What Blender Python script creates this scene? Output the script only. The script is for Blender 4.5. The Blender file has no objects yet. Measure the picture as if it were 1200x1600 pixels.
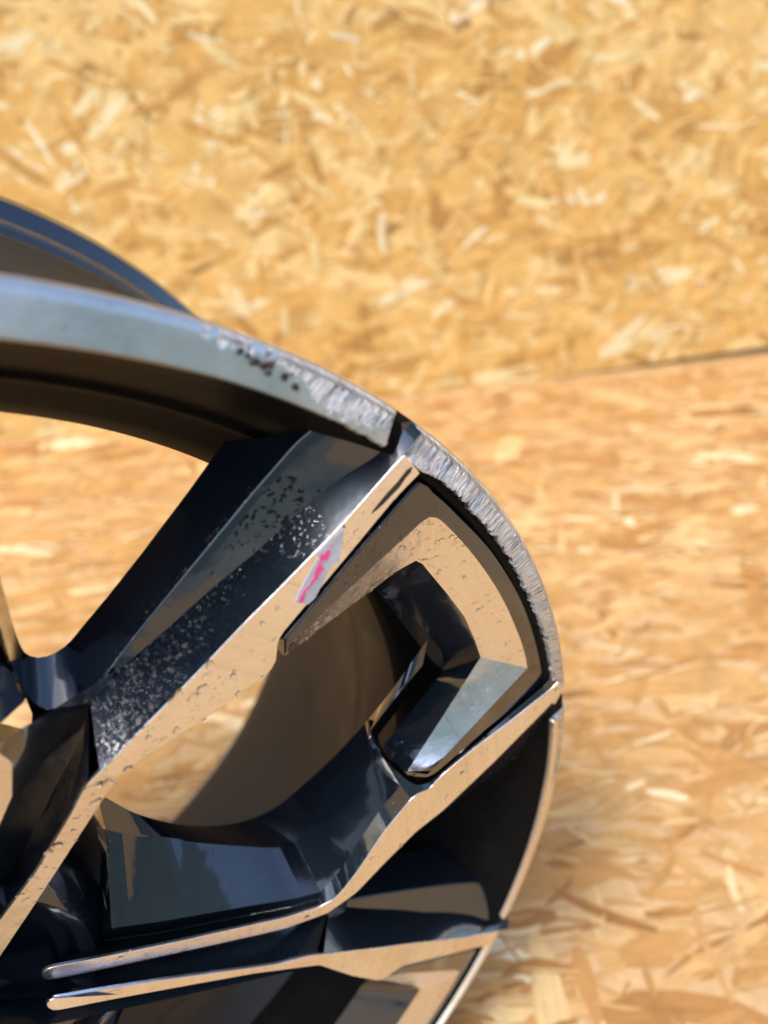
import bpy, bmesh, math, random
from mathutils import Vector, Matrix, noise
random.seed(7)
R = 0.265            # wheel radius, metres; the wheel stands on the floor, its axis along Y, face towards -Y
P = {
'alf': [(175.71,196.02,-4.39),(170.19,190.92,-4.02),(167.5,189.26,-3.87),(150.46,175.09,-2.78),(132.7,162.33,-1.73),(117.56,151.82,-0.85),(102.46,140.5,0.07),(86.77,129.4,0.99),(74.12,120.2,1.75)],
'al': [(170.19,190.92,-4.02),(167.5,189.26,-3.87),(150.46,175.09,-2.78),(132.7,162.33,-1.73),(117.56,151.82,-0.85),(102.46,140.5,0.07),(86.77,129.4,0.99),(74.12,120.2,1.75),(70.86,117.9,2.15),(69.04,115.01,3.16),(63.86,103.19,6.9),(51.09,78.11,15.15),(37.24,55.62,23.01),(-6.0,20.0,33.0)],
'alc': [(170.19,190.92,-4.02),(167.5,189.26,-3.87),(150.46,175.09,-2.78),(132.7,162.33,-1.73),(117.56,151.82,-0.85),(102.46,140.5,0.07),(86.77,129.4,0.99),(74.12,120.2,1.75),(70.86,117.9,2.15),(69.04,115.01,3.16),(63.86,103.19,6.9),(39.09,67.7,19.84),(27.26,49.26,26.37),(21.88,40.26,29.49),(20.07,37.26,30.53),(20.27,35.23,30.96),(21.42,34.07,31.02)],
'ar': [(175.58,183.32,-3.89),(167.28,177.36,-3.4),(153.12,164.42,-2.45),(138.45,151.34,-1.48),(129.7,143.48,-0.9),(128.35,141.16,-0.77),(127.95,137.86,-0.63),(127.29,133.61,-0.44),(124.85,130.73,-0.26),(116.49,127.62,0.13),(105.45,123.55,0.63),(88.63,118.79,1.35),(78.66,116.09,1.77),(73.93,108.2,3.83),(64.82,90.86,9.59),(47.96,58.61,20.29),(32.48,30.08,29.86),(-2,4,33.0)],
'arc': [(175.58,183.32,-3.89),(167.28,177.36,-3.4),(153.12,164.42,-2.45),(138.45,151.34,-1.48),(129.7,143.48,-0.9),(128.35,141.16,-0.77),(127.95,137.86,-0.63),(127.29,133.61,-0.44),(124.85,130.73,-0.26),(116.49,127.62,0.13),(105.45,123.55,0.63),(88.63,118.79,1.35),(78.66,116.09,1.77),(62.65,95.35,8.95),(50.16,74.81,16.1),(35.15,49.72,24.78),(27.32,35.84,29.49),(25.68,33.92,30.25),(23.21,33.47,30.82),(21.42,34.07,31.02)],
'l1': [(174.12,199.19,-1.96),(165.17,189.92,2.18),(155.17,183.84,5.73),(142.88,175.27,8.95),(129.92,165.12,11.75),(117.8,156.82,14.45),(104.54,147.41,16.74),(91.64,139.18,18.46),(78.45,132.55,19.13)],
'l2': [(149.48,198.05,11.35),(145.38,194.8,12.61),(131.36,180.9,15.59),(115.26,165.26,17.7),(96.41,147.71,19.48),(81.07,133.59,20.01),(76.75,129.65,22.0),(71.98,128.53,23.0),(67.8,128.34,24.0),(64.87,131.92,25.0),(63.44,135.8,26.0),(62.71,145.7,25.0),(63.1,168.2,22.0),(63.69,194.81,18.0)],
'f2t': [(149.48,198.05,11.35),(153.47,197.02,9.27),(158.32,194.17,6.23),(163.7,190.72,3.19)],
'l3': [(133.48,189.69,34.0),(128.48,184.26,35.0),(120.27,176.19,35.0),(104.19,161.19,35.0),(91.62,150.03,35.0),(83.44,143.31,35.0),(79.03,139.63,35.0),(75.42,138.01,35.0),(71.28,137.92,35.0),(68.38,139.88,35.0),(66.74,144.31,34.0),(66.46,153.19,34.0),(66.94,168.78,34.0),(67.64,196.08,34.0)],
'sh': [(77.17,130.03,18.27),(74.64,118.28,18.81),(71.99,110.3,17.7),(67.5,103.51,15.13),(60.99,91.15,18.24),(47.71,66.11,26.59),(32.74,43.25,34.74),(7.14,5.09,48.47)],
'vl': [(68.87,122.33,27.0),(66.05,110.73,30.0),(60.58,94.9,34.0),(52.08,71.58,40.0),(42.37,48.59,46.0),(22.3,21.4,52.0),(-2.58,-4.14,56.0)],
'cw': [(63.8,126.59,27.0),(60.71,111.38,30.0),(53.95,94.21,32.0),(46.01,74.38,36.0),(35.38,56.01,42.0),(16.24,30.17,50.0),(-7.36,8.06,52.0)],
'io': [(178.85,177.93,0.0),(181.28,176.07,0.0),(183.29,173.43,0.0),(188.98,167.24,0.0),(195.29,159.66,0.0),(202.58,150.9,0.0),(209.79,141.52,0.0),(217.37,129.9,0.0),(224.94,117.06,0.0),(230.85,105.48,0.0),(236.15,92.98,0.0),(241.19,78.97,0.0),(245.06,64.49,0.0),(244.22,60.29,0.0),(235.7,57.1,0.0),(215.6,51.49,0.0),(193.27,43.31,0.0),(188.89,42.17,0.0),(185.11,43.27,0.0),(177.62,49.47,0.0),(175.16,53.64,0.0)],
'ioL': [(177.92,178.02,0.0),(176.09,176.66,0.0),(156.81,161.81,0.0),(138.85,147.37,0.0),(130.6,140.71,0.0)],
'iq': [(182.93,164.03,0.0),(185.2,163.0,0.0),(187.54,160.99,0.0),(195.88,150.66,0.0),(207.0,134.68,0.0),(217.56,116.8,0.0),(227.5,95.87,0.0),(232.35,83.45,0.0),(234.83,74.79,0.0),(209.94,59.57,0.0),(186.28,45.05,0.0)],
'iqL': [(180.74,163.89,0.0),(158.21,151.98,0.0),(132.97,138.58,0.0)],
'is': [(183.27,143.51,7.0),(185.95,141.16,7.0),(188.19,137.64,7.0),(197.33,123.74,7.0),(206.07,109.42,7.0),(212.54,94.88,7.6),(217.21,83.09,8.6),(199.29,63.67,7.4),(180.68,45.7,5.4)],
'isL': [(176.34,141.63,8.0),(167.09,138.08,8.0),(155.99,135.66,7.0),(132.62,129.29,5.0)],
'itip': [(131.13,135.08,3.0)],
'iw': [(180.39,119.22,27.0),(181.49,118.16,27.0),(182.87,116.39,27.0),(192.51,99.34,27.0),(201.1,83.91,27.0),(207.91,72.33,27.0),(213.95,63.54,27.0)],
'ib': [(206.63,66.4,22.0),(193.42,54.92,22.0),(178.88,46.92,20.0),(179.38,44.03,18.0),(179.9,44.9,6.0)],
'bl': [(249.74,62.32,-4.06),(246.66,60.24,-3.83),(227.04,52.54,-2.4),(209.1,46.25,-1.09),(194.09,39.76,0.01),(187.97,34.79,0.48),(183.15,35.56,0.81),(179.35,34.18,1.09),(167.25,22.34,2.04),(155.58,6.26,3.01),(148.8,-1.23,3.55),(144.94,-5.97,4.86),(139.32,-8.46,6.63),(126.81,-8.94,10.37),(91.34,-4.21,20.71),(58.75,1.39,30.15),(44.08,4.28,34.39),(41.77,3.05,35.13),(40.93,0.86,35.47)],
'br': [(253.65,55.27,-4.27),(244.37,48.13,-3.55),(219.5,30.94,-1.66),(195.36,16.46,0.15),(182.43,11.69,1.09),(167.38,1.54,2.24),(154.8,-7.81,3.2),(150.95,-9.11,3.48),(142.26,-14.76,6.02),(126.47,-16.76,10.8),(114.15,-15.32,14.4),(90.55,-11.67,21.25),(57.45,-6.53,30.87),(42.98,-3.69,35.05),(41.19,-2.06,35.51)],
'rg': [(197.58,80.29,20.0),(185.51,70.64,20.0),(173.49,59.64,20.0),(171.61,57.45,19.0),(172.1,53.07,18.0),(174.72,48.86,13.0),(179.55,41.69,5.0),(182.74,38.2,3.31),(186.63,36.27,2.56),(191.84,36.77,1.9),(210.37,46.27,0.42),(228.17,54.58,-0.89),(244.44,62.21,-2.1),(247.28,65.2,-2.42)],
'g2': [(211.4,58.74,34.0),(198.91,47.84,34.0),(185.1,37.14,33.0),(184.39,34.0,31.0),(185.55,30.93,26.0),(191.35,21.0,20.0),(197.31,16.87,16.0),(203.9,20.07,14.0),(221.19,31.91,12.0),(239.52,41.68,10.0),(254.87,49.13,9.0)],
'op': [(200.43,91.2,21.0),(195.85,84.63,22.0),(186.79,71.12,24.0),(177.21,55.69,28.0),(166.89,33.74,37.0),(151.31,12.11,46.0),(142.02,6.22,48.0),(133.67,3.89,50.0),(125.32,5.26,51.0),(116.61,9.08,52.0),(107.15,16.28,52.0),(98.19,25.07,52.0),(87.17,39.04,52.0),(79.47,54.72,50.0),(76.2,60.51,50.0)],
'rr': [(173.19,41.67,18.44),(165.81,27.11,23.1),(155.96,13.34,26.91),(148.83,6.23,28.48),(142.45,0.33,31.34),(134.21,1.99,33.72),(126.78,5.96,35.76),(114.88,12.89,39.0),(103.52,19.93,42.08),(87.45,30.3,46.42),(79.28,38.83,47.49),(75.67,42.03,48.43)],
'kk': [(176.56,40.82,4.22),(169.29,30.39,6.82),(159.38,14.49,8.66),(150.41,1.87,9.41),(141.87,-6.2,10.78),(130.94,-6.82,15.05),(114.48,-4.34,20.84),(82.85,5.38,27.83),(66.91,11.6,31.31)],
'kv': [(141.77,-10.78,11.0),(130.72,-12.28,15.35),(115.28,-17.07,25.13),(83.07,-14.5,36.59),(63.02,-10.37,43.37)],
'hb': [(74.46,35.41,44.07),(71.32,20.97,42.6),(66.78,9.34,40.44)],
'hb2': [(72.31,56.19,40.0),(72.12,32.65,48.0),(68.69,13.85,50.0),(63.46,-0.57,50.0),(57.59,-7.31,48.0)],
'bx': [(261.71,44.93,2.0),(257.3,23.15,6.0),(244.37,3.22,10.5),(221.95,4.42,9.0),(200.21,7.35,4.9),(170,-2,18),(157,-15,20),(150,-20,20),(170,-2,18),(157,-15,20),(150,-20,20)],
'bx2': [(246,14,40),(226,4,36),(207.4,-3.7,34),(181.2,-11.5,34),(166.2,-15.9,34),(157.9,-18.9,34),(154.9,-21.5,34),(152,-25.5,34),(140,-27,38)],
'bn': [(157.07,-42.53,17.38),(140.47,-45.19,22.83),(119.05,-46.78,30.25),(93.2,-42.66,37.76),(57.02,-36.42,48.24),(43.54,-30.36,49.99)],
'st': [(150.54,173.64,-2.88),(150.01,170.05,-2.72),(149.54,166.09,-2.56),(148.66,162.08,-2.37),(147.0,162.73,-2.35),(145.87,161.18,-2.25),(144.73,159.19,-2.14),(142.71,155.68,-1.94),(140.68,152.33,-1.74),(138.32,151.07,-1.62),(136.3,152.47,-1.61),(134.46,153.71,-1.6),(135.11,155.17,-1.68),(136.11,157.21,-1.79),(138.34,160.57,-1.99),(140.49,163.74,-2.18),(142.22,166.21,-2.33),(141.79,167.85,-2.38),(144.41,169.78,-2.54),(147.69,171.77,-2.72)],
'pk': [(135.44,153.38,-1.77),(136.05,155.05,-1.85),(137.0,155.89,-1.91),(136.92,156.66,-1.94),(138.14,157.5,-2.01),(139.24,157.85,-2.06),(139.71,159.18,-2.13),(140.55,159.94,-2.18),(140.75,161.19,-2.24),(141.35,163.07,-2.33),(142.01,163.58,-2.37),(142.48,165.01,-2.44),(142.92,167.21,-2.54),(144.15,166.92,-2.57),(144.93,167.92,-2.63),(145.79,167.71,-2.65),(145.99,166.81,-2.62),(145.31,165.11,-2.53),(144.48,164.41,-2.48),(143.24,165.13,-2.47),(142.67,163.75,-2.4),(143.62,162.59,-2.38),(144.03,161.7,-2.36),(143.04,161.18,-2.31),(142.47,160.38,-2.26),(141.92,160.11,-2.23),(141.78,158.95,-2.18),(140.79,158.86,-2.15),(139.94,157.86,-2.08),(138.83,157.09,-2.02),(137.77,156.3,-1.96),(137.51,155.17,-1.9),(137.23,153.42,-1.83),(136.5,152.73,-1.78)],
'pk2': [(146.14,169.11,-2.72),(146.69,169.02,-2.73),(146.46,168.4,-2.7),(146.03,168.68,-2.7)],
'ch': [(172.9,186.48,-4.05),(170.98,185.81,-3.97),(168.08,182.92,-3.76),(164.94,180.53,-3.57),(162.65,178.51,-3.42),(160.99,176.91,-3.31),(159.74,175.61,-3.22),(159.53,175.03,-3.19),(161.43,175.9,-3.28),(163.75,177.29,-3.41),(166.06,179.11,-3.55),(168.59,180.86,-3.7),(170.66,183.39,-3.86),(172.33,184.77,-3.97)],
'dot': [(150.07,174.31,-3.04),(150.48,174.38,-3.06),(150.88,173.81,-3.05),(150.67,173.45,-3.03),(150.27,173.6,-3.02)],
'rust': [(125.36,229.57,-2.0),(127.12,228.14,-2.0),(128.53,226.43,-2.4),(130.69,225.03,-2.4),(132.71,224.93,-2.0),(131.56,223.31,-3.0),(135.57,221.08,-2.4),(137.77,220.87,-1.8),(138.14,218.08,-3.0)],
'crumb': [(123.34,226.76,236.0),(125.17,225.51,236.0),(127.03,224.14,235.0),(121.79,227.98,236.0)],
}
CAM_LOC=[0.05629, -0.16059, 0.55714]
CAM_ROT=[[0.82605, 0.29659, -0.47924], [-0.56359, 0.4347, -0.70242], [0.0, 0.85033, 0.52624]]
SEAM=[[0.7779, 0.8971], [1.5328, 0.6463]]

# ---------------------------------------------------------------- camera, sky, sun
sc = bpy.context.scene
col = sc.collection
cam = bpy.data.objects.new('camera', bpy.data.cameras.new('camera')); col.objects.link(cam)
m3 = Matrix(CAM_ROT); cam.matrix_world = Matrix.Translation(CAM_LOC) @ m3.to_4x4()
cam.data.sensor_fit = 'VERTICAL'; cam.data.sensor_height = 24; cam.data.lens = 24*1229.55/1600
cam.data.clip_start = .01; cam.data.clip_end = 500
cam.data.dof.use_dof = True; cam.data.dof.focus_distance = .262; cam.data.dof.aperture_fstop = 4.2
sc.camera = cam
w = bpy.data.worlds.new('World'); sc.world = w; w.use_nodes = True
nt = w.node_tree; bg = nt.nodes['Background']
sky = nt.nodes.new('ShaderNodeTexSky'); sky.sky_type = 'NISHITA'; sky.sun_disc = False
SUN_EL, SUN_AZ = math.radians(55), math.radians(252)      # azimuth clockwise from +Y
sky.sun_elevation = SUN_EL; sky.sun_rotation = SUN_AZ
sky.air_density = 1.0; sky.dust_density = 1.5; sky.ozone_density = 1.2
nt.links.new(sky.outputs[0], bg.inputs[0]); bg.inputs[1].default_value = .15
sun = bpy.data.objects.new('sun', bpy.data.lights.new('sun', 'SUN')); col.objects.link(sun)
sun.data.energy = 1.25; sun.data.angle = math.radians(16); sun.data.color = (1, .93, .82)
sd = Vector((math.sin(SUN_AZ)*math.cos(SUN_EL), math.cos(SUN_AZ)*math.cos(SUN_EL), math.sin(SUN_EL)))
sun.rotation_euler = sd.to_track_quat('Z', 'Y').to_euler()
sc.view_settings.view_transform = 'Standard'; sc.view_settings.look = 'None'
sc.view_settings.exposure = 1.14; sc.view_settings.gamma = 1

# ---------------------------------------------------------------- materials
def mat(name):
    m = bpy.data.materials.new(name); m.use_nodes = True
    n = m.node_tree.nodes; return m, n, m.node_tree.links, n['Principled BSDF']
def N(n, t, **k):
    o = n.new('ShaderNode'+t)
    for a, v in k.items():
        if a in ('op', 'blend'): setattr(o, {'op': 'operation', 'blend': 'blend_type'}[a], v)
        elif hasattr(o, a): setattr(o, a, v)
        else: o.inputs[a.replace('_', ' ')].default_value = v
    return o
def ramp(n, stops):
    r = n.new('ShaderNodeValToRGB'); e = r.color_ramp.elements
    while len(e) < len(stops): e.new(.5)
    for i, (p, c) in enumerate(stops):
        e[i].position = p; e[i].color = (*c, 1) if len(c) == 3 else c
    return r
def grey(v): return (v, v, v)

def mk_machined(name, scratched=False, base=(.88, .885, .94), rough=.24):
    m, n, l, b = mat(name)
    b.inputs['Metallic'].default_value = 1
    tc = N(n, 'TexCoord')
    # lathe marks: very fine concentric grooves round the wheel axis, in wheel coordinates
    sep = N(n, 'SeparateXYZ'); l.new(tc.outputs['Object'], sep.inputs[0])
    cz = N(n, 'Math', op='SUBTRACT'); l.new(sep.outputs[2], cz.inputs[0]); cz.inputs[1].default_value = R
    cb = N(n, 'CombineXYZ'); l.new(sep.outputs[0], cb.inputs[0]); l.new(cz.outputs[0], cb.inputs[1])
    ln = N(n, 'VectorMath', op='LENGTH'); l.new(cb.outputs[0], ln.inputs[0])
    c2 = N(n, 'CombineXYZ'); l.new(ln.outputs['Value'], c2.inputs[0])
    g = N(n, 'TexNoise', Scale=2600., Detail=2.); l.new(c2.outputs[0], g.inputs['Vector'])
    big = N(n, 'TexNoise', Scale=38., Detail=5., Roughness=.6); l.new(tc.outputs['Object'], big.inputs['Vector'])
    spk = N(n, 'TexNoise', Scale=420., Detail=3., Roughness=.6); l.new(tc.outputs['Object'], spk.inputs['Vector'])
    rr = ramp(n, [(.3, grey(rough-.05)), (.7, grey(rough+.11))]); l.new(big.outputs[0], rr.inputs[0])
    cr = ramp(n, [(.25, tuple(c*.90 for c in base)), (.5, base), (.75, tuple(min(1, c*1.03) for c in base))])
    l.new(big.outputs[0], cr.inputs[0])
    sr = ramp(n, [(.30, grey(.45)), (.36, grey(1))]); l.new(spk.outputs[0], sr.inputs[0])
    band = N(n, 'TexNoise', Scale=260., Detail=4., Roughness=.7); l.new(c2.outputs[0], band.inputs['Vector'])
    bdr = ramp(n, [(.3, grey(.76)), (.45, grey(.95)), (.7, grey(1.0))]); l.new(band.outputs[0], bdr.inputs[0])
    mxb = N(n, 'Mix', data_type='RGBA', blend='MULTIPLY'); mxb.inputs[0].default_value = 1
    mx = N(n, 'Mix', data_type='RGBA', blend='MULTIPLY'); mx.inputs[0].default_value = .6
    l.new(cr.outputs[0], mxb.inputs[6]); l.new(bdr.outputs[0], mxb.inputs[7]); l.new(mxb.outputs[2], mx.inputs[6]); l.new(sr.outputs[0], mx.inputs[7])
    bp = N(n, 'Bump', Strength=.12, Distance=.0002); l.new(g.outputs[0], bp.inputs['Height'])
    bp2 = N(n, 'Bump', Strength=.3, Distance=.002); l.new(big.outputs[0], bp2.inputs['Height']); l.new(bp.outputs[0], bp2.inputs['Normal'])
    if not scratched:
        l.new(mx.outputs[2], b.inputs['Base Color']); l.new(rr.outputs[0], b.inputs['Roughness']); l.new(bp2.outputs[0], b.inputs['Normal'])
        return m
    at = N(n, 'Attribute', attribute_name='scratch')
    uv = N(n, 'UVMap')
    mp = N(n, 'Mapping'); mp.inputs['Scale'].default_value = (6.5, .22, 1); l.new(uv.outputs[0], mp.inputs[0])
    s1 = N(n, 'TexNoise', Scale=1., Detail=6., Roughness=.75); l.new(mp.outputs[0], s1.inputs['Vector'])
    mp2 = N(n, 'Mapping'); mp2.inputs['Scale'].default_value = (3, .35, 1); l.new(uv.outputs[0], mp2.inputs[0])
    s2 = N(n, 'TexNoise', Scale=1., Detail=4., Roughness=.7); l.new(mp2.outputs[0], s2.inputs['Vector'])
    bs = N(n, 'Bump', Strength=1., Distance=.0012); l.new(s1.outputs[0], bs.inputs['Height'])
    bs2 = N(n, 'Bump', Strength=1., Distance=.002); l.new(s2.outputs[0], bs2.inputs['Height']); l.new(bs.outputs[0], bs2.inputs['Normal'])
    sc_c = ramp(n, [(.33, (.02, .018, .017)), (.41, (.20, .195, .195)), (.47, (.66, .68, .71)), (.54, (1.0, 1.0, 1.0))]); l.new(s1.outputs[0], sc_c.inputs[0])
    nm = N(n, 'Mix', data_type='VECTOR'); l.new(at.outputs['Fac'], nm.inputs[0]); l.new(bp2.outputs[0], nm.inputs[4]); l.new(bs2.outputs[0], nm.inputs[5])
    cm = N(n, 'Mix', data_type='RGBA'); l.new(at.outputs['Fac'], cm.inputs[0]); l.new(mx.outputs[2], cm.inputs[6]); l.new(sc_c.outputs[0], cm.inputs[7])
    rm = N(n, 'Mix'); l.new(at.outputs['Fac'], rm.inputs[0]); l.new(rr.outputs[0], rm.inputs[2]); rm.inputs[3].default_value = .32
    l.new(nm.outputs[1], b.inputs['Normal']); l.new(cm.outputs[2], b.inputs['Base Color']); l.new(rm.outputs[0], b.inputs['Roughness'])
    return m

def mk_paint(name, base=(.011, .019, .033), pitted=False, rough=.24, flake=.6, coat=1):
    m, n, l, b = mat(name)
    tc = N(n, 'TexCoord')
    fl = N(n, 'TexVoronoi', Scale=2600.); l.new(tc.outputs['Object'], fl.inputs['Vector'])
    fr = ramp(n, [(0, tuple(c*.7 for c in base)), (.75, base), (1, tuple(c*3.2 for c in base))]); l.new(fl.outputs['Color'], fr.inputs[0])
    dirt = N(n, 'TexNoise', Scale=55., Detail=7., Roughness=.68); l.new(tc.outputs['Object'], dirt.inputs['Vector'])
    dr = ramp(n, [(.52, grey(0)), (.8, grey(.15))]); l.new(dirt.outputs[0], dr.inputs[0])
    mx = N(n, 'Mix', data_type='RGBA'); l.new(dr.outputs[0], mx.inputs[0]); l.new(fr.outputs[0], mx.inputs[6]); mx.inputs[7].default_value = (.03, .028, .026, 1)
    rr = ramp(n, [(.4, grey(.03)), (.8, grey(.16))]); l.new(dirt.outputs[0], rr.inputs[0])
    b.inputs['Metallic'].default_value = flake; b.inputs['Roughness'].default_value = rough
    b.inputs['Coat Weight'].default_value = coat; b.inputs['Coat IOR'].default_value = 1.75
    l.new(rr.outputs[0], b.inputs['Coat Roughness'])
    wav = N(n, 'TexNoise', Scale=90., Detail=2.); l.new(tc.outputs['Object'], wav.inputs['Vector'])
    bp = N(n, 'Bump', Strength=.12, Distance=.001); l.new(wav.outputs[0], bp.inputs['Height'])
    l.new(bp.outputs[0], b.inputs['Normal']); l.new(bp.outputs[0], b.inputs['Coat Normal'])
    if pitted:
        at = N(n, 'Attribute', attribute_name='pit')
        vo = N(n, 'TexNoise', Scale=480., Detail=3., Roughness=.55, Distortion=.4); l.new(tc.outputs['Object'], vo.inputs['Vector'])
        ad = N(n, 'Math', op='MULTIPLY_ADD'); l.new(at.outputs['Fac'], ad.inputs[0]); ad.inputs[1].default_value = .20; l.new(vo.outputs[0], ad.inputs[2])
        pr = ramp(n, [(.75, grey(0)), (.765, grey(1))]); l.new(ad.outputs[0], pr.inputs[0])
        c2 = N(n, 'Mix', data_type='RGBA'); l.new(pr.outputs[0], c2.inputs[0]); l.new(mx.outputs[2], c2.inputs[6]); c2.inputs[7].default_value = (.022, .017, .014, 1)
        hz = N(n, 'Mix', data_type='RGBA'); l.new(at.outputs['Fac'], hz.inputs[0]); l.new(c2.outputs[2], hz.inputs[6])
        c3 = N(n, 'Mix', data_type='RGBA'); l.new(pr.outputs[0], c3.inputs[0]); c3.inputs[6].default_value = (.06, .07, .08, 1); c3.inputs[7].default_value = (.016, .012, .010, 1)
        l.new(c3.outputs[2], hz.inputs[7])
        l.new(hz.outputs[2], b.inputs['Base Color'])
        cw = N(n, 'Math', op='SUBTRACT'); cw.inputs[0].default_value = 1; l.new(pr.outputs[0], cw.inputs[1]); l.new(cw.outputs[0], b.inputs['Coat Weight'])
        inv = N(n, 'Math', op='MULTIPLY'); l.new(pr.outputs[0], inv.inputs[0]); inv.inputs[1].default_value = -1
        b2 = N(n, 'Bump', Strength=.8, Distance=.0008); l.new(inv.outputs[0], b2.inputs['Height']); l.new(bp.outputs[0], b2.inputs['Normal'])
        l.new(b2.outputs[0], b.inputs['Normal']); l.new(b2.outputs[0], b.inputs['Coat Normal'])
    else: l.new(mx.outputs[2], b.inputs['Base Color'])
    return m

def mk_wood(name, warm):
    m, n, l, b = mat(name)
    at = N(n, 'Attribute', attribute_name='tone'); uv = N(n, 'UVMap')
    if warm: st = [(0, (.20, .11, .05)), (.15, (.38, .17, .045)), (.4, (.54, .285, .09)), (.62, (.64, .385, .15)), (.85, (.80, .57, .27)), (1, (.90, .74, .46))]
    else: st = [(0, (.28, .19, .10)), (.12, (.52, .28, .08)), (.4, (.77, .46, .135)), (.62, (.88, .61, .235)), (.85, (.95, .77, .38)), (1, (.97, .88, .60))]
    r = ramp(n, st); l.new(at.outputs['Fac'], r.inputs[0])
    mp = N(n, 'Mapping'); mp.inputs['Scale'].default_value = (18, 420, 1); l.new(uv.outputs[0], mp.inputs[0])
    g = N(n, 'TexNoise', Scale=1., Detail=5., Roughness=.65); l.new(mp.outputs[0], g.inputs['Vector'])
    gr = ramp(n, [(.3, grey(.72)), (.5, grey(.98)), (.72, grey(1.1))]); l.new(g.outputs[0], gr.inputs[0])
    tc = N(n, 'TexCoord'); bl = N(n, 'TexNoise', Scale=26., Detail=6., Roughness=.7); l.new(tc.outputs['Object'], bl.inputs['Vector'])
    br = ramp(n, [(.3, grey(.74)), (.5, grey(1)), (.7, grey(1.1))]); l.new(bl.outputs[0], br.inputs[0])
    a = N(n, 'Mix', data_type='RGBA', blend='MULTIPLY'); a.inputs[0].default_value = 1; l.new(r.outputs[0], a.inputs[6]); l.new(gr.outputs[0], a.inputs[7])
    c = N(n, 'Mix', data_type='RGBA', blend='MULTIPLY'); c.inputs[0].default_value = 1; l.new(a.outputs[2], c.inputs[6]); l.new(br.outputs[0], c.inputs[7])
    l.new(c.outputs[2], b.inputs['Base Color']); b.inputs['Roughness'].default_value = .55
    b.inputs['Specular IOR Level'].default_value = .35
    bp = N(n, 'Bump', Strength=.4, Distance=.0006); l.new(g.outputs[0], bp.inputs['Height']); l.new(bp.outputs[0], b.inputs['Normal'])
    return m
def mk_board(name, c1, c2):
    m, n, l, b = mat(name); tc = N(n, 'TexCoord')
    g = N(n, 'TexNoise', Scale=30., Detail=8., Roughness=.75, Distortion=1.5); l.new(tc.outputs['Object'], g.inputs['Vector'])
    r = ramp(n, [(.3, c1), (.7, c2)]); l.new(g.outputs[0], r.inputs[0]); l.new(r.outputs[0], b.inputs['Base Color'])
    b.inputs['Roughness'].default_value = .6
    return m
def mk_flat(name, c, rough=.5, var=.25, scale=300., metal=0):
    m, n, l, b = mat(name); tc = N(n, 'TexCoord')
    g = N(n, 'TexNoise', Scale=scale, Detail=4.); l.new(tc.outputs['Object'], g.inputs['Vector'])
    r = ramp(n, [(.35, tuple(x*(1-var) for x in c)), (.65, tuple(min(1, x*(1+var*.4)) for x in c))]); l.new(g.outputs[0], r.inputs[0])
    l.new(r.outputs[0], b.inputs['Base Color']); b.inputs['Roughness'].default_value = rough; b.inputs['Metallic'].default_value = metal
    return m
def mk_water():
    m, n, l, b = mat('water')
    b.inputs['Base Color'].default_value = (1, 1, 1, 1); b.inputs['Roughness'].default_value = .02
    b.inputs['Transmission Weight'].default_value = 1; b.inputs['IOR'].default_value = 1.33
    tc = N(n, 'TexCoord'); g = N(n, 'TexNoise', Scale=500.); l.new(tc.outputs['Object'], g.inputs['Vector'])
    bp = N(n, 'Bump', Strength=.15, Distance=.0003); l.new(g.outputs[0], bp.inputs['Height']); l.new(bp.outputs[0], b.inputs['Normal'])
    return m

M_MACH = mk_machined('machined_aluminium')
M_LIP = mk_machined('machined_lip_scuffed', True, base=(.82, .77, .70), rough=.30)
M_PAINT = mk_paint('dark_metallic_paint')
M_PIT = mk_paint('pitted_dark_paint', pitted=True)
M_BARREL = mk_paint('barrel_paint', base=(.012, .010, .009), rough=.6, flake=0, coat=.10)
M_RING = mk_paint('rim_paint', base=(.006, .006, .006), rough=.5, flake=0, coat=0); M_RING.node_tree.nodes['Principled BSDF'].inputs['Specular IOR Level'].default_value = .03
M_BARREL.node_tree.nodes['Principled BSDF'].inputs['Specular IOR Level'].default_value = .34
M_WALL = mk_wood('wood_strand_yellow', False); M_FLOOR = mk_wood('wood_strand_orange', True)
M_WB = mk_board('strand_board_yellow', (.60, .38, .12), (.84, .60, .26)); M_FB = mk_board('strand_board_orange', (.46, .26, .10), (.74, .50, .25))
M_WATER = mk_water()
M_STICK = mk_flat('sticker_foil', (.50, .55, .66), .35, .15, 250.)
M_PINK = mk_flat('pink_ink', (.95, .10, .38), .4, .15)
M_CHIP = mk_flat('bare_dark_chip', (.035, .028, .024), .8, .6, 900.)
M_RUST = mk_flat('rust_crumbs', (.11, .065, .04), .9, .6, 900.)

# ---------------------------------------------------------------- mesh helpers (wheel coordinates in mm: a right, b up, d behind the face)
def W(p): return Vector((p[0]/1000, p[2]/1000, p[1]/1000+R))
def rs(pts, n, smooth=False):
    pts = [Vector(p) for p in pts]
    if smooth and len(pts) > 2:
        q = []
        for i in range(len(pts)-1):
            p0, p1, p2, p3 = pts[max(i-1, 0)], pts[i], pts[i+1], pts[min(i+2, len(pts)-1)]
            for k in range(6):
                t = k/6; q.append(.5*((2*p1)+(p2-p0)*t+(2*p0-5*p1+4*p2-p3)*t*t+(3*p1-p0-3*p2+p3)*t**3))
        q.append(pts[-1]); pts = q
    L = [0]
    for a, b in zip(pts, pts[1:]): L.append(L[-1]+(b-a).length)
    out = []; j = 0
    for i in range(n):
        s = L[-1]*i/(n-1)
        while j < len(L)-2 and L[j+1] < s: j += 1
        t = (s-L[j])/max(L[j+1]-L[j], 1e-9); out.append(pts[j].lerp(pts[j+1], min(1, t)))
    return out
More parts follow.
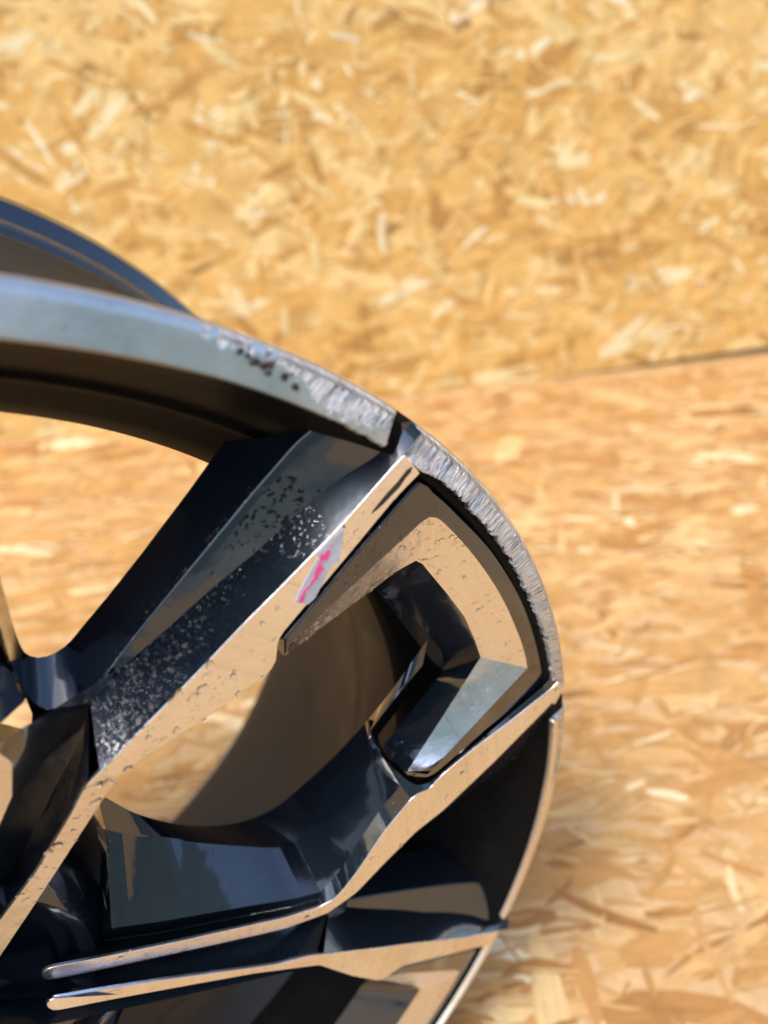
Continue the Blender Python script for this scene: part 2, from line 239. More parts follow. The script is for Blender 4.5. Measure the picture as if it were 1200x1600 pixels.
def ri(pts, n, sm=6):
    """samples evenly by point index, so that two rows keep their corners opposite each other"""
    pts = [Vector(p) for p in pts]; out = []
    for i in range(n):
        t = (len(pts)-1)*i/(n-1); j = min(int(t), len(pts)-2); out.append(pts[j].lerp(pts[j+1], t-j))
    return out
def off(pts, da=0, db=0, dd=0): return [Vector((p[0]+da, p[1]+db, p[2]+dd)) for p in pts]
class MB:
    def __init__(s): s.bm = bmesh.new()
    def loft(s, *rows):
        vs = [[s.bm.verts.new(W(p)) for p in r] for r in rows]
        for a, b in zip(vs, vs[1:]):
            for i in range(len(a)-1): s.bm.faces.new((a[i], a[i+1], b[i+1], b[i]))
        return s
    def poly(s, pts):
        s.bm.faces.new([s.bm.verts.new(W(p)) for p in pts]); return s
    def build(s, name, m, parent=None, bevel=0, angle=22, flip_to=None, seg=3, merge=.00004, solid=0):
        bm = s.bm
        bmesh.ops.remove_doubles(bm, verts=bm.verts, dist=merge)
        bmesh.ops.dissolve_degenerate(bm, edges=bm.edges, dist=.00001)
        bmesh.ops.triangulate(bm, faces=[f for f in bm.faces if len(f.verts) > 4])
        bmesh.ops.recalc_face_normals(bm, faces=bm.faces)
        # open shells: make each connected shell look towards the outside (the -Y side)
        seen = set()
        for f in bm.faces:
            if f in seen: continue
            st = [f]; isl = []; seen.add(f)
            while st:
                g = st.pop(); isl.append(g)
                for e in g.edges:
                    for h in e.link_faces:
                        if h not in seen: seen.add(h); st.append(h)
            if sum(g.normal.y*g.calc_area() for g in isl) > 0: bmesh.ops.reverse_faces(bm, faces=isl)
        me = bpy.data.meshes.new(name); bm.to_mesh(me); bm.free()
        o = bpy.data.objects.new(name, me); col.objects.link(o); me.materials.append(m)
        if parent: o.parent = parent
        me.shade_smooth()
        if bevel:
            b = o.modifiers.new('edge', 'BEVEL'); b.width = bevel/1000; b.segments = seg; b.limit_method = 'ANGLE'; b.angle_limit = math.radians(angle)
            b.harden_normals = True; b.use_clamp_overlap = True
        else: sharp(me, 30)
        return o
def sharp(me, deg):
    bm = bmesh.new(); bm.from_mesh(me)
    for e in bm.edges:
        if len(e.link_faces) == 2 and e.calc_face_angle(0) > math.radians(deg): e.smooth = False
    bm.to_mesh(me); bm.free()
def thing(name, label, cat, loc=(0, 0, 0), group=None):
    o = bpy.data.objects.new(name, None); col.objects.link(o); o.location = loc
    o['label'] = label; o['category'] = cat
    if group: o['group'] = group
    o.empty_display_size = .05
    return o
def lathe(name, prof, m, parent, seg=320, closed=True, deg=28):
    """prof: (depth, radius) in mm, revolved about the wheel axis"""
    vs = []; fs = []; n = len(prof)
    for k in range(seg):
        t = 2*math.pi*k/seg
        for d, r in prof: vs.append(W((r*math.cos(t), r*math.sin(t), d)))
    for k in range(seg):
        k2 = (k+1) % seg
        for i in range(n if closed else n-1):
            j = (i+1) % n; fs.append((k*n+i, k2*n+i, k2*n+j, k*n+j))
    me = bpy.data.meshes.new(name); me.from_pydata(vs, [], fs)
    bm = bmesh.new(); bm.from_mesh(me); bmesh.ops.recalc_face_normals(bm, faces=bm.faces); bm.to_mesh(me); bm.free()
    o = bpy.data.objects.new(name, me); col.objects.link(o); me.materials.append(m); o.parent = parent
    me.shade_smooth(); sharp(me, deg); return o

# ---------------------------------------------------------------- the place: strand board floor and wall
A0, B0 = Vector((*SEAM[0], 0)), Vector((*SEAM[1], 0)); S = (B0-A0).normalized(); WN = Vector((S.y, -S.x, 0))
def plane_obj(name, quad, m, thick=None):
    me = bpy.data.meshes.new(name); me.from_pydata(quad, [], [tuple(range(len(quad)))])
    o = bpy.data.objects.new(name, me); col.objects.link(o); me.materials.append(m); return o
def slab(name, corners, up, t, m):
    """corners of the visible face; the board goes back by t"""
    n = len(corners); vs = [Vector(c) for c in corners]+[Vector(c)-up*t for c in corners]
    fs = [tuple(range(n)), tuple(range(2*n-1, n-1, -1))]+[((i+1) % n, i, n+i, n+(i+1) % n) for i in range(n)]
    me = bpy.data.meshes.new(name); me.from_pydata(vs, [], fs); o = bpy.data.objects.new(name, me); col.objects.link(o); me.materials.append(m); return o
gnd = plane_obj('ground', [(-150, -150, -.06), (150, -150, -.06), (150, 150, -.06), (-150, 150, -.06)], mk_flat('pale_concrete', (.30, .30, .28), .8, .25, 3.))
gnd['kind'] = 'structure'
e0, e1 = A0-S*2.6, A0+S*2.2
floor = slab('floor', [e0-WN*.14, e0+WN*3.6, e1+WN*3.6, e1-WN*.14], Vector((0, 0, 1)), .022, M_FB); floor['kind'] = 'structure'
bottom = lambda s: .0008+.0165*max(0, min(1.2, (s-.30)/.5))        # the wall board is lifted off the floor towards the right
wl = [A0-S*2.6+Vector((0, 0, .0008)), A0+S*.30+Vector((0, 0, .0008)), A0+S*.9+Vector((0, 0, .0206)), A0+S*2.2+Vector((0, 0, .0206)), A0+S*2.2+Vector((0, 0, 1.25)), A0-S*2.6+Vector((0, 0, 1.25))]
wall = slab('wall', wl, WN, .16, M_WB); wall['kind'] = 'structure'

def strands(prefix, host, m, frame, count, region, ok, keep, bias, sizes, sliver=.5, spread=.17, pale=.06):
    """loose flat wood strands pressed into the face of the board. frame(u, v, h) -> world point"""
    O = []
    for i in range(count):
        u = random.uniform(*region[0]); v = random.uniform(*region[1])
        if not ok(u, v): continue
        big = random.random()
        L = random.uniform(*sizes[0]) if big < .55 else random.uniform(*sizes[1])
        Wd = L*random.uniform(.10, .26) if big < .85 else L*random.uniform(.3, .5)
        Wd = min(Wd, .040)
        if random.random() < sliver: L = min(L, .10); Wd = random.uniform(.0015, .006)
        ang = bias[0]+random.gauss(0, bias[1]) if random.random() < bias[2] else random.uniform(0, math.pi)
        h = random.uniform(.0002, .0009)+(.0004 if L < sizes[1][0] else 0); tone = min(1, max(.14, random.gauss(.5, spread)))
        if random.random() < .012: tone = random.uniform(.0, .12)
        if random.random() < pale: tone = random.uniform(.9, 1.)
        tx, ty = random.gauss(0, .003), random.gauss(0, .006)
        ca, sa = math.cos(ang), math.sin(ang)
        bend = random.gauss(0, .05)*L
        top = []; bot = []; uv = []
        n = 5
        for side in (1, -1):
            for k in range(n):
                t = k/(n-1) if side == 1 else 1-k/(n-1)
                x = (t-.5)*L; wdt = Wd*.5*(1-.55*abs(2*t-1)**3)*random.uniform(.8, 1.12); y = side*wdt+bend*(4*(t-.5)**2)
                x += random.uniform(-.05, .05)*L
                hh = max(.0001, h+x*tx+y*ty)
                top.append((u+x*ca-y*sa, v+x*sa+y*ca, hh)); bot.append((u+x*ca-y*sa, v+x*sa+y*ca, -.0004)); uv.append((x+i*.37, y+i*.11))
        O.append((L*Wd, top, bot, uv, tone, (u, v)))
    O.sort(key=lambda q: -keep(q[5], q[0]))
    def mesh(items, name):
        vs = []; fs = []; tones = []; uvs = []
        for _, top, bot, uv, tone, _c in items:
            s = len(vs); n = len(top)
            vs += [frame(*p) for p in top]+[frame(*p) for p in bot]
            f0 = tuple(range(s, s+n)); fs.append(f0); uvs += uv; tones.append(tone)
            for i in range(n):
                j = (i+1) % n; fs.append((s+j, s+i, s+n+i, s+n+j)); uvs += [uv[j], uv[i], uv[i], uv[j]]; tones.append(tone*.75)
        me = bpy.data.meshes.new(name); me.from_pydata(vs, [], fs)
        a = me.attributes.new('tone', 'FLOAT', 'FACE'); a.data.foreach_set('value', tones)
        ul = me.uv_layers.new(name='UVMap'); ul.data.foreach_set('uv', [c for q in uvs for c in q])
        me.materials.append(m); return me
    for it in O[:150]:
        o = bpy.data.objects.new('wood_strand', mesh([it], 'wood_strand')); col.objects.link(o); o.parent = host
    rest = bpy.data.objects.new('strand_layer', mesh(O[150:], 'strand_layer')); col.objects.link(rest); rest.parent = host; rest['kind'] = 'stuff'
wf = lambda u, v, h: A0+S*u+Vector((0, 0, max(v, bottom(u)+.0003)))+WN*h
strands('wall', wall, M_WALL, wf, 15000, ((-1.35, 1.0), (.0, .95)), lambda u, v: v > bottom(u)+.004,
        lambda c, a: a*(1 if (-.9 < c[0] < .75 and c[1] < .75) else 0), (.15, .45, .5), ((.03, .10), (.08, .19)), .5, .18, .05)
ff = lambda u, v, h: Vector((u, v, h))
strands('floor', floor, M_FLOOR, ff, 16000, ((-.75, 1.65), (-.35, 1.5)), lambda u, v: (Vector((u, v, 0))-A0).dot(WN) > .012,
        lambda c, a: a*(3 if (.2 < c[0] < .8 and -.1 < c[1] < .7) else 1 if c[0] > 0 else .3), (-.45, .28, .8), ((.02, .06), (.05, .12)), .55, .18, .03)

hw = slab('reflection_wall', [(-9, -5.2, -.06), (9, -5.2, -.06), (9, -5.2, 3.3), (-9, -5.2, 3.3)], Vector((0, 1, 0)), .25, mk_flat('grey_green_reflector', (.36, .43, .34), .8, .2, 2.)); hw['kind'] = 'structure'  # unseen plain wall added behind the camera so machined faces reflect grey-green
# ---------------------------------------------------------------- the wheel
wheel = thing('alloy_wheel', 'black and machined silver alloy car wheel with a scraped rim edge standing on strand board', 'wheel')
prof_in = [(1.2, 264.2), (-.5, 262.5), (-1.0, 258), (-1.4, 254.6), (-.6, 253.4), (1.5, 252.9), (9, 249), (20, 243.5), (27, 240.2), (29, 238.6), (30, 236.8), (32, 235.6), (35, 234), (44, 226.5), (56, 219.6), (60, 218.4), (66, 218), (92, 219), (104, 222), (132, 238), (180, 242), (222, 245), (233, 247.5), (236, 249)]
prof_out = [(238, 252), (239, 257), (237, 259.6), (232, 260.6), (226, 259.5), (222, 256.5), (219, 252), (214, 249.6), (205, 249), (192, 247.6), (188, 249), (184, 249), (178, 246), (140, 243), (130, 240), (112, 226), (66, 224), (56, 228), (46, 242), (22, 247), (14, 250), (11, 256), (9, 262), (6, 264.4), (3, 264.9)]
rear = [(190, 248), (206, 249.2), (214, 250.2), (218, 252.2), (220.5, 256), (223, 259), (227, 260.4), (231, 260.7), (235.5, 260.2), (238.6, 257.8), (239.4, 254), (238.6, 250.6), (237, 249)]
iw_ = prof_in.index((66, 218)); ow_ = prof_out.index((66, 224))
lathe('front_ring', prof_in[:iw_+1]+prof_out[ow_:], M_RING, wheel)
lathe('barrel', prof_in[iw_:]+[(232, 249.5), (200, 247)]+prof_out[9:ow_+1], M_BARREL, wheel)
lathe('rear_flange', rear+[(232, 249.2), (200, 247.2)], M_PAINT, wheel)

# machined flats on the rim edge, one per sector, slightly proud of the paint
def h1(i, s=0): return random.Random(int(i)*7919+s*104729).random()
def n1(x, s=0):
    i = math.floor(x); t = x-i; t = t*t*(3-2*t); return h1(i, s)*(1-t)+h1(i+1, s)*t
SECT = [(265.1-.2, 254.3, 3.2)]
def lip(a0, a1, scr=None, jag=None, step=.25):
    """a0..a1 degrees; scr(angle, v)->0..1 scratch amount; jag(u)->inner edge offset mm"""
    nA = max(12, int((a1-a0)*math.pi/180*260/step)); vs = []; fs = []; att = []; uv = []
    core = [i/13 for i in range(14)]
    for k in range(nA+1):
        a = a0+(a1-a0)*k/nA; u = math.radians(a)*260; t = math.radians(a)
        endd = min(k, nA-k)*(a1-a0)/nA*4.54
        er = max(0, 1-endd/1.3)                     # rounded sector ends
        j = jag(u) if jag else 0
        r_in = 254.9+j+er*er*1.2; r_out = 262.6
        ring = [(3.0, 254.2+j+er*er*1.2), (-3.3, 254.3+j+er*er*1.2)]
        for v in core:
            r = r_in+(r_out-r_in)*v
            d = -4+(r-254.9)/9*3.4
            s = scr(a, (r-254.9)/9) if scr else 0
            if s > 0:
                skew = u+(r-255)*(.55 if a > 49 else .35+.9*max(0, (40-a)/30))
                wp = skew+2.2*noise.noise(Vector((u/9, v*1.3, 3)))
                g = noise.noise(Vector((wp/.7, v*.5, 0)))*.26+noise.noise(Vector((wp/1.9, v*.8, 7)))*.34+noise.noise(Vector((wp/5.3, v*1.5, 11)))*.34
                g *= .35+1.3*cl(.5+noise.noise(Vector((u/11, v, 17))))
                d += s*(.28-g*1.0)
            ring.append((d+er*er*.7, r)); att.append(s)
        ring += [(-.35+er*er*.6, 263.9), (.9, 264.8), (2.6, 265.15)]
        for d, r in ring: vs.append(W((r*math.cos(t), r*math.sin(t), d)))
        uvr = [(u, r_in-1), (u, r_in-.4)]+[(u+((r_in+(r_out-r_in)*v)-255)*(.55 if a > 49 else .35+.9*max(0, (40-a)/30)), r_in+(r_out-r_in)*v) for v in core]+[(u, 265), (u, 266), (u, 268)]
        uv.append(uvr)
    n = len(ring)
    for k in range(nA):
        for i in range(n-1): fs.append((k*n+i, k*n+i+1, (k+1)*n+i+1, (k+1)*n+i))
    fs.append(tuple(range(n-1, -1, -1))); fs.append(tuple(nA*n+i for i in range(n)))
    me = bpy.data.meshes.new('lip_segment'); me.from_pydata(vs, [], fs)
    vals = []
    for k in range(nA+1): 
        c = att[k*14:(k+1)*14]; vals += [c[0], c[0]]+c+[c[-1]*.6, c[-1]*.2, 0]
    at = me.attributes.new('scratch', 'FLOAT', 'POINT'); at.data.foreach_set('value', vals)
    ul = me.uv_layers.new(name='UVMap'); flat = [q for r_ in uv for q in r_]
    for lp in me.loops: ul.data[lp.index].uv = (flat[lp.vertex_index][0]*.3, flat[lp.vertex_index][1]*.3)
    bm = bmesh.new(); bm.from_mesh(me); bmesh.ops.recalc_face_normals(bm, faces=bm.faces); bm.to_mesh(me); bm.free()
    me.shade_smooth(); sharp(me, 50); me.materials.append(M_LIP)
    o = bpy.data.objects.new('lip_segment', me); col.objects.link(o); o.parent = wheel; return o
def cl(x): return max(0, min(1, x))
def scr1(a, v):      # above the groove: grazed along the outer half, full width near the groove
    if a > 63.5: return 0
    full = cl((58.5-a)/3.5); lim = .72-.62*full-.10*(n1(a*3, 9)-.5)*3
    patch = 1 if a < 59.5 else (1 if n1(a*2.6, 5) > .52 else 0)
    tail = .15*(n1(a*6, 6))
    if a < 51.6: lim = max(lim, .22+.2*n1(a*8, 4))
    return cl((v-lim-tail)/.05)*patch*(1 if v < .93 else .5)
def scr2(a, v):
    return cl((a-11.2)/1.2)*cl(1.0-.0*v)*(1 if v > .02 else .9)
def scr3(a, v):
    k = cl((a+4.5)/3); return k*cl((v-.45+.3*k-.3*n1(a*5, 3))/.06)
def jag2(u):
    a = math.degrees(u/260); e = cl((a-12)/2)*cl((46.5-a)/2)
    w = (u+2.5*noise.noise(Vector((u/7, 1, 1))))/4.6; f = w-math.floor(w); tooth = (h1(math.floor(w), 8)*.9+.25)*(f**1.6 if h1(math.floor(w), 7) > .4 else (1-f)**1.6)
    return e*(tooth*1.7*cl(.55+1.1*noise.noise(Vector((u/8, 0, 2))))+.9+noise.noise(Vector((u/.9, 0, 1)))*.7+noise.noise(Vector((u/2.9, 0, 4)))*.9+.9*n1(u/13, 12))
lip(49.9, 81.5, scr1, lambda u: (n1(u/1.3, 15)-.4)*.6*cl((56-math.degrees(u/260))/3))
lip(11.0, 48.0, scr2, jag2)
lip(-21.9, 8.6, scr3)
for a0, a1 in ((-61, -24), (83, 120), (122.6, 153.5), (155, 192), (194.6, 225.5), (227, 264), (266.6, 297.5)):
    lip(a0, a1, step=3)

def rot_part(o, k, parent, ang=0):
    """the same part one fifth of a turn further round the wheel axis"""
    c = o.copy(); col.objects.link(c); c.parent = parent
    T = Matrix.Translation((0, 0, R)) @ Matrix.Rotation(math.radians(-72*k+ang), 4, 'Y') @ Matrix.Translation((0, 0, -R))
    if o.name.startswith('recessed'): c.material_slots[0].link = 'OBJECT'; c.material_slots[0].material = M_PAINT
    c.matrix_local = T if o.parent == wheel else Matrix.Identity(4)
    return c
def Pt(name, i=0, j=None): return [Vector(p) for p in P[name][i:j]]
def rev(l): return list(reversed(l))
units = []            # (part, [sub-parts])

# --- broad spoke: body flanks
al, ar = rs(P['al'], 90), rs(P['ar'], 110)
n1_ = 46
ALt = rs(P['alf'], n1_); ALb = rs(P['al'][8:], 24)
low = lambda r, d=.35: off(r, dd=d)
L1 = rs(P['l1'], n1_, True); L2 = rs(P['l2'][:6], n1_); L2b = rs(P['l2'][5:], 30, True)
L3 = rs(P['l3'][:6], n1_); L3b = rs(P['l3'][5:], 30, True)
m = MB()
m.loft(low(ALt), L1)
RI = [a.lerp(b, min(.5, 3.2/max((b-a).length, .01))) for a, b in zip(L2, L1)]
m.loft(RI, L2, [a.lerp(b, .12) for a, b in zip(L2, L3)], L3); m.loft(L2b, [a.lerp(b, .12) for a, b in zip(L2b, L3b)], L3b)
SH = rs([P['l1'][-1]]+P['sh'], 24)
m.loft(low(ALb), SH)
VL = rs(P['vl'], 24); CW = rs(P['cw'], 24)
m.loft(SH, [a.lerp(b, .25) for a, b in zip(SH, VL)], VL, CW)
# crotch between the two broad spokes
cr = rs(P['l2'][5:11], 12); cv = rs([P['l1'][-1], P['sh'][0], P['vl'][0], P['cw'][0]], 12); m.loft(cr, cv)
body = m.build('spoke', M_PAINT, wheel, bevel=1.7, angle=24, seg=4)
m = MB(); F2 = rs(P['l2'][:6]+[P['l1'][-1]], n1_); F2t = [L1[0]]+L1[1:]
nrow = 6
m.loft(*[[a.lerp(b, i/(nrow-1)) for a, b in zip(L1, RI)] for i in range(nrow)])
m.poly([P['f2t'][0], P['f2t'][1], P['f2t'][2], P['f2t'][3], P['l1'][0], P['l1'][1]])
rec = m.build('recessed_facet', M_PIT, body, merge=.00002)
a_ = rec.data.attributes.new('pit', 'FLOAT', 'POINT')
for v in rec.data.vertices:
    rad = math.hypot(v.co.x*1000, (v.co.z-R)*1000); a_.data[v.index].value = cl((rad-192)/25)*cl((243-rad)/14)
# right side wall of the broad spoke, under the machined face
m = MB()
inner = off(ar, da=-2.2, db=1.5, dd=46)
m.loft(low(ar), off(ar, dd=6), inner)
sw = m.build('side_wall', M_PAINT, body)
m = MB(); k = 100
al2, ar2 = rs(P['al'], k), rs(P['ar'], k)
m.loft(off(al2, dd=1.2), al2, ar2, off(ar2, dd=1.2))
face = m.build('machined_face', M_MACH, body, bevel=.25, angle=40, seg=2)
alc_, arc_ = rs(P['alc'], k), rs(P['arc'], k)
mc = MB(); mc.loft(off(alc_, dd=1.2), alc_, arc_, off(arc_, dd=1.2))
facec = mc.build('machined_face', M_MACH, body, bevel=.25, angle=40, seg=2)
units.append((body, [rec, sw, facec]))

# --- the insert between the two arms
def three(name_left, name_main, c1, c2, smooth, na=20, nb=44, nc=26):
    l = rev(P[name_left]) if name_left else None
    return rs(l+[P[name_main][0]], na) + rs(P[name_main][:c1+1], nb, smooth)[1:] + rs(P[name_main][c1:c2], nc)[1:]
O_ = rs(rev(P['ioL'])+[P['io'][0]], 20)+rs(P['io'][:13], 44, True)[1:]+rs(P['io'][12:], 26)[1:]
Q_ = rs(rev(P['iqL'])+[P['iq'][0]], 20)+rs(P['iq'][:9], 44, True)[1:]+rs(P['iq'][8:], 26)[1:]
S_ = rs(rev(P['isL'])+[P['is'][0]], 20)+ri(P['is'][:7], 44)[1:]+rs(P['is'][6:], 26)[1:]
wl_ = rs([(p[0], p[1], p[2]+10) for p in rev(P['isL'])[:2]]+[P['iw'][0]], 20)
W_ = wl_+ri(P['iw'], 44)[1:]+rs([P['iw'][-1]]+P['ib'], 26)[1:]
ctr = Vector((205, 105, 0))
def shrink(row, k, dd): return [Vector((p[0]+(ctr[0]-p[0])*k, p[1]+(ctr[1]-p[1])*k, p[2]+dd)) for p in row]
m = MB(); m.loft(shrink(O_, -.0, 16), shrink(O_, 0, 1.0), shrink(O_, .008, .1), Q_)
m.poly([O_[0], Q_[0], S_[0], W_[0]])
ins = m.build('inset_panel', M_PAINT, wheel, bevel=.4, angle=30)
m = MB(); m.loft(S_, W_); iw = m.build('inner_wall', M_PAINT, ins, bevel=.3)
m = MB(); m.loft(Q_, *[[a.lerp(b, i/3) for a, b in zip(Q_, S_)] for i in (1, 2, 3)]); ic = m.build('chamfer', M_MACH, ins, merge=.00001); sharp(ic.data, 14)
units.append((ins, [iw, ic]))

# --- slim spoke
m = MB()
RGa = rs(P['rg'][:6], 26, True); OPa = rs(P['op'][:4], 26)
m.loft(off(RGa, dd=14), RGa) if 0 else None
m.loft(RGa, [a.lerp(b, .15) for a, b in zip(RGa, OPa)], OPa)
RGb = rs(P['rg'][6:], 30); BLr = rs(rev(P['bl'][:8]), 30)
m.loft(RGb, low(BLr))
RG = RGa+rs([P['rg'][5], P['rg'][6]], 4)[1:]+RGb[1:]; G2 = rs(P['g2'], len(RG)); m.loft(RG, [a.lerp(b, .2) for a, b in zip(RG, G2)], G2)
m.poly([P['rg'][5], P['rg'][6], P['bl'][7][:2]+(P['bl'][7][2]+.35,), P['kk'][0]])
m.poly([P['rg'][3], P['rg'][4], P['rg'][5], P['kk'][0], P['rr'][0]])
RR = rs(P['rr'][:5], 24, True)+rs(P['rr'][4:], 37, True)[1:]; OPb = rs(P['op'][3:8], 24, True)+rs(P['op'][7:], 37, True)[1:]
m.loft(RR, [a.lerp(b, .1) for a, b in zip(RR, OPb)], OPb)
m.poly([P['rg'][3], P['rr'][0], P['op'][3]])
KK = rs(P['kk'][:5], 24)+rs(P['kk'][4:], 37)[1:]; m.loft(RR, KK)
B5 = rs(P['bl'][7:13], 30); m.loft(rs(P['kk'][:5], 30), low(B5))
KV = rs(P['kv'], 30); B6 = rs(P['bl'][12:17], 30); m.loft(rs(P['kk'][4:], 30), KV, low(B6))
HB = rs([P['rr'][-1]]+P['hb']+[P['kk'][-1], P['kv'][-1]], 20); HC = rs(P['hb2'], 20)
m.loft(HB, [a.lerp(b, .2) for a, b in zip(HB, HC)], HC)
m.poly([P['rr'][-1]]+P['hb']+[P['kk'][-1]])
# lower side
BRa = rs(P['br'][:7], 36); BX = rs(P['bx'], 36); m.loft(low(BRa), BX, rs(P['bx2'], 36))
BRb = rs(P['br'][7:14], 30); BN = rs(P['bn'], 30); m.loft(low(BRb), BN, off(BN, da=-2, db=3, dd=22))
slim = m.build('slim_spoke', M_PAINT, wheel, bevel=1.5, angle=20, seg=4)
m = MB(); k = 120
bl2, br2 = rs(P['bl'], k), rs(P['br'], k)
m.loft(off(bl2, dd=1.2), bl2, br2, off(br2, dd=1.2))
sf = m.build('machined_face', M_MACH, slim, bevel=.25, angle=40, seg=2)
units.append((slim, [sf]))

# --- the other four fifths of the wheel
for part, subs in units:
    for k in (1, 2, 3, 4):
        c = rot_part(part, k, wheel, -1.2 if part is slim and k == 1 else 0)
        for s in subs: rot_part(s, k, c)
bpy.data.objects.remove(facec)
# hub
lathe('hub', [(52, 8), (50, 30), (46, 48), (40, 54), (38, 60), (44, 66), (58, 74), (70, 78), (110, 78), (110, 8)], M_PAINT, wheel, seg=128)

cv_ = []; cf_ = []
for p in P['crumb']:                                   # torn rubber crumbs left on the rear flange
    for q in range(7):
        c = W(p)+Vector([random.gauss(0, .0012) for _ in range(3)]); b0 = len(cv_); r = random.uniform(.0004, .0011)
        for dx in ((1, 0, 0), (-1, 0, .2), (0, 1, 0), (.1, -1, 0), (0, 0, 1), (0, .2, -1)): cv_.append(c+Vector(dx)*r*random.uniform(.6, 1.4))
        for f in ((0, 2, 4), (2, 1, 4), (1, 3, 4), (3, 0, 4), (2, 0, 5), (1, 2, 5), (3, 1, 5), (0, 3, 5)): cf_.append(tuple(b0+i for i in f))
me = bpy.data.meshes.new('rubber_crumbs'); me.from_pydata(cv_, [], cf_); me.materials.append(M_CHIP)
o = bpy.data.objects.new('rubber_crumbs', me); col.objects.link(o); o.parent = wheel; o['kind'] = 'stuff'
for i, p in enumerate(P['rust']):
    random.seed(50+i); bmr = bmesh.new(); bmesh.ops.create_icosphere(bmr, subdivisions=2, radius=.0006+.0007*random.random())
    for v in bmr.verts: v.co *= random.uniform(.6, 1.25); v.co.y *= .35
    bmesh.ops.translate(bmr, verts=bmr.verts, vec=W(p)); me = bpy.data.meshes.new('rust_pit'); bmr.to_mesh(me); bmr.free(); me.shade_smooth()
    me.materials.append(M_RUST if i % 3 == 1 else M_CHIP); o = bpy.data.objects.new('rust_pit', me); col.objects.link(o); o.parent = wheel
random.seed(21)
# ---------------------------------------------------------------- marks and water
def decal(name, key, m, parent, lift=0, bevel=0):
    mb = MB(); top = Pt(key); mb.poly([Vector((p[0], p[1], p[2]-lift)) for p in top])
    for a, b in zip(top, top[1:]+top[:1]): mb.poly([a, b, b+Vector((0, 0, .25)), a+Vector((0, 0, .25))])
    return mb.build(name, m, parent)
stk = decal('arrow_sticker', 'st', M_STICK, wheel)
decal('pink_mark', 'pk', M_PINK, stk); decal('pink_mark', 'pk2', M_PINK, stk)
decal('paint_chip', 'ch', M_CHIP, wheel); decal('paint_chip', 'dot', M_CHIP, wheel)

def tris(o, sel=None):
    me = o.data; me.calc_loop_triangles(); out = []
    for t in me.loop_triangles:
        a, b, c = [me.vertices[i].co.copy() for i in t.vertices]
        n = (b-a).cross(c-a); ar_ = n.length/2
        if ar_ < 1e-9: continue
        n.normalize()
        if n.y > 0: n = -n
        cc = (a+b+c)/3
        wgt = sel(cc.x*1000, (cc.z-R)*1000, cc.y*1000, n) if sel else 1
        if wgt > 0: out.append((ar_*wgt, a, b, c, n))
    return out
dv = []; dfc = []
def drop(c, n, r, flat=.42, stretch=1.0, ang=0):
    q = n.to_track_quat('Z', 'Y').to_matrix(); base = len(dv); seg = 10; ph = random.uniform(0, 6.28); amp = random.uniform(.05, .28)
    e1 = q @ Vector((math.cos(ang), math.sin(ang), 0)); e2 = n.cross(e1)
    rings = [(1.0, -.05), (.97, .25), (.82, .58), (.5, .88), (.2, .98)]
    for rr_, hh in rings:
        for k in range(seg):
            t = 2*math.pi*k/seg; ra = r*rr_*(1+amp*math.sin(2*t+ph)+amp*.6*math.sin(3*t+2*ph))
            dv.append(c+e1*(ra*stretch*math.cos(t))+e2*(ra*math.sin(t))+n*(r*flat*hh))
    for i in range(len(rings)-1):
        for k in range(seg):
            k2 = (k+1) % seg; dfc.append((base+i*seg+k, base+i*seg+k2, base+(i+1)*seg+k2, base+(i+1)*seg+k))
    dfc.append(tuple(base+(len(rings)-1)*seg+k for k in range(seg))); dfc.append(tuple(base+k for k in reversed(range(seg))))
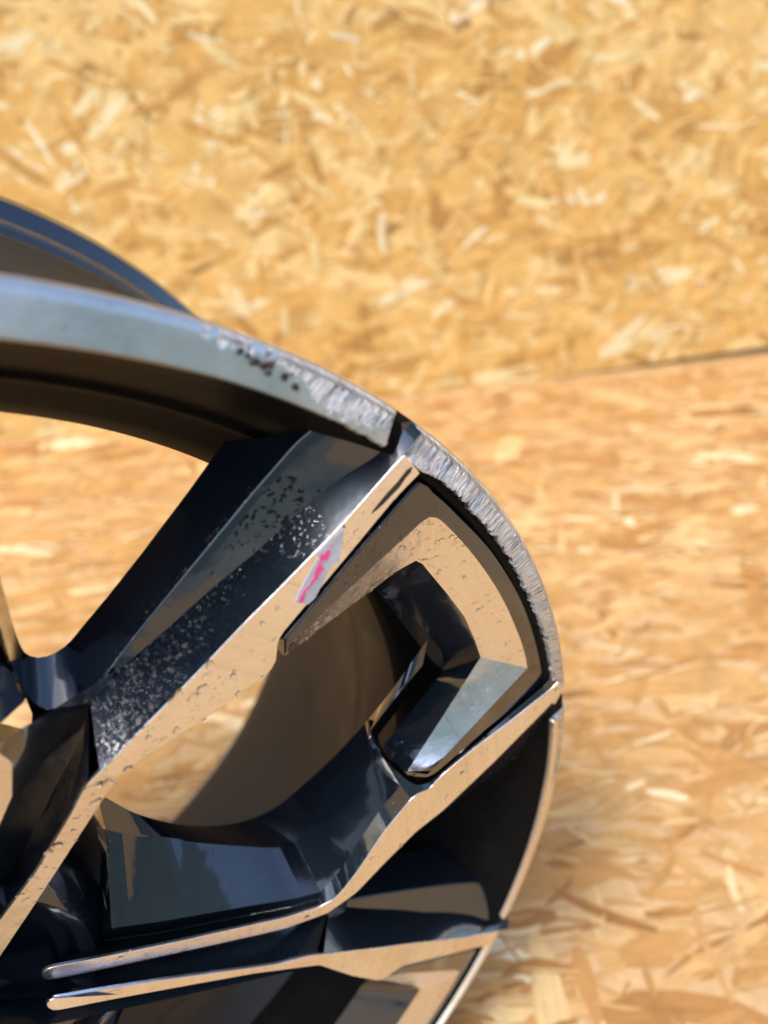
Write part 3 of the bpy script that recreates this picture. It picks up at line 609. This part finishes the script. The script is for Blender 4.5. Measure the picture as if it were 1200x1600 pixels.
def scatter(o, n, rmin, rmax, sel=None, flat=.4, power=3, cluster=0):
    T = tris(o, sel)
    if not T: return
    tot = []; s = 0
    for t in T: s += t[0]; tot.append(s)
    import bisect
    i = 0
    while i < n:
        t = T[min(len(T)-1, bisect.bisect(tot, random.uniform(0, s)))]
        a, b = random.random(), random.random()
        if a+b > 1: a, b = 1-a, 1-b
        p = t[1]+(t[2]-t[1])*a+(t[3]-t[1])*b
        if cluster and noise.noise(p*cluster) < -.12+random.gauss(0, .12): 
            i += .25; continue
        r = (rmin+(rmax-rmin)*random.random()**power)/1000
        drop(p, t[4], r, flat, random.uniform(1, 1.7), random.uniform(0, 6.28)); i += 1
def uni(fn): return lambda a, b, d, n: fn(a, b, d, n)
up = Vector((0, 0, 1))
scatter(face, 70, .35, 1.7, lambda a, b, d, n: 1 if math.hypot(a, b) < 178 and d < 22 and n.y < -.9 else 0, .32, 3)
scatter(face, 45, .2, .9, lambda a, b, d, n: 1 if math.hypot(a, b) > 178 and n.y < -.9 else 0, .32, 3, 60)
# fine beads on the painted flank
scatter(body, 1250, .10, .55, lambda a, b, d, n: (1+2*cl((a+b-330)/40)+2*cl((250-a-b)/40)) if d < 21 and -.8 < n.y < -.12 and n.z > .3 and 100 < math.hypot(a, b) < 228 and a > 55 else 0, .36, 2.2, 30)
scatter(ic, 190, .25, .95, lambda a, b, d, n: 1 if b > 90 and a < 190 else 0, .3, 2, 0)
scatter(ic, 60, .25, .95, lambda a, b, d, n: 1 if a > 190 and b > 40 else 0, .25, 2, 70)
scatter(ins, 90, .15, .55, lambda a, b, d, n: 1 if d < 1 and b > 95 and a < 185 else 0, .4, 2, 60)
scatter(sf, 30, .3, 1.3, lambda a, b, d, n: 1 if n.y < -.9 else 0, .3, 3, 0)
scatter(slim, 150, .12, .8, lambda a, b, d, n: 1 if n.y < -.2 and d < 45 else 0, .4, 3, 50)
me = bpy.data.meshes.new('water_drops'); me.from_pydata(dv, [], dfc)
bm = bmesh.new(); bm.from_mesh(me); bmesh.ops.recalc_face_normals(bm, faces=bm.faces); bm.to_mesh(me); bm.free()
me.shade_smooth(); me.materials.append(M_WATER)
wd = bpy.data.objects.new('water_drops', me); col.objects.link(wd); wd.parent = wheel; wd['kind'] = 'stuff'; wd['label'] = 'clear water droplets beaded on the wheel face'
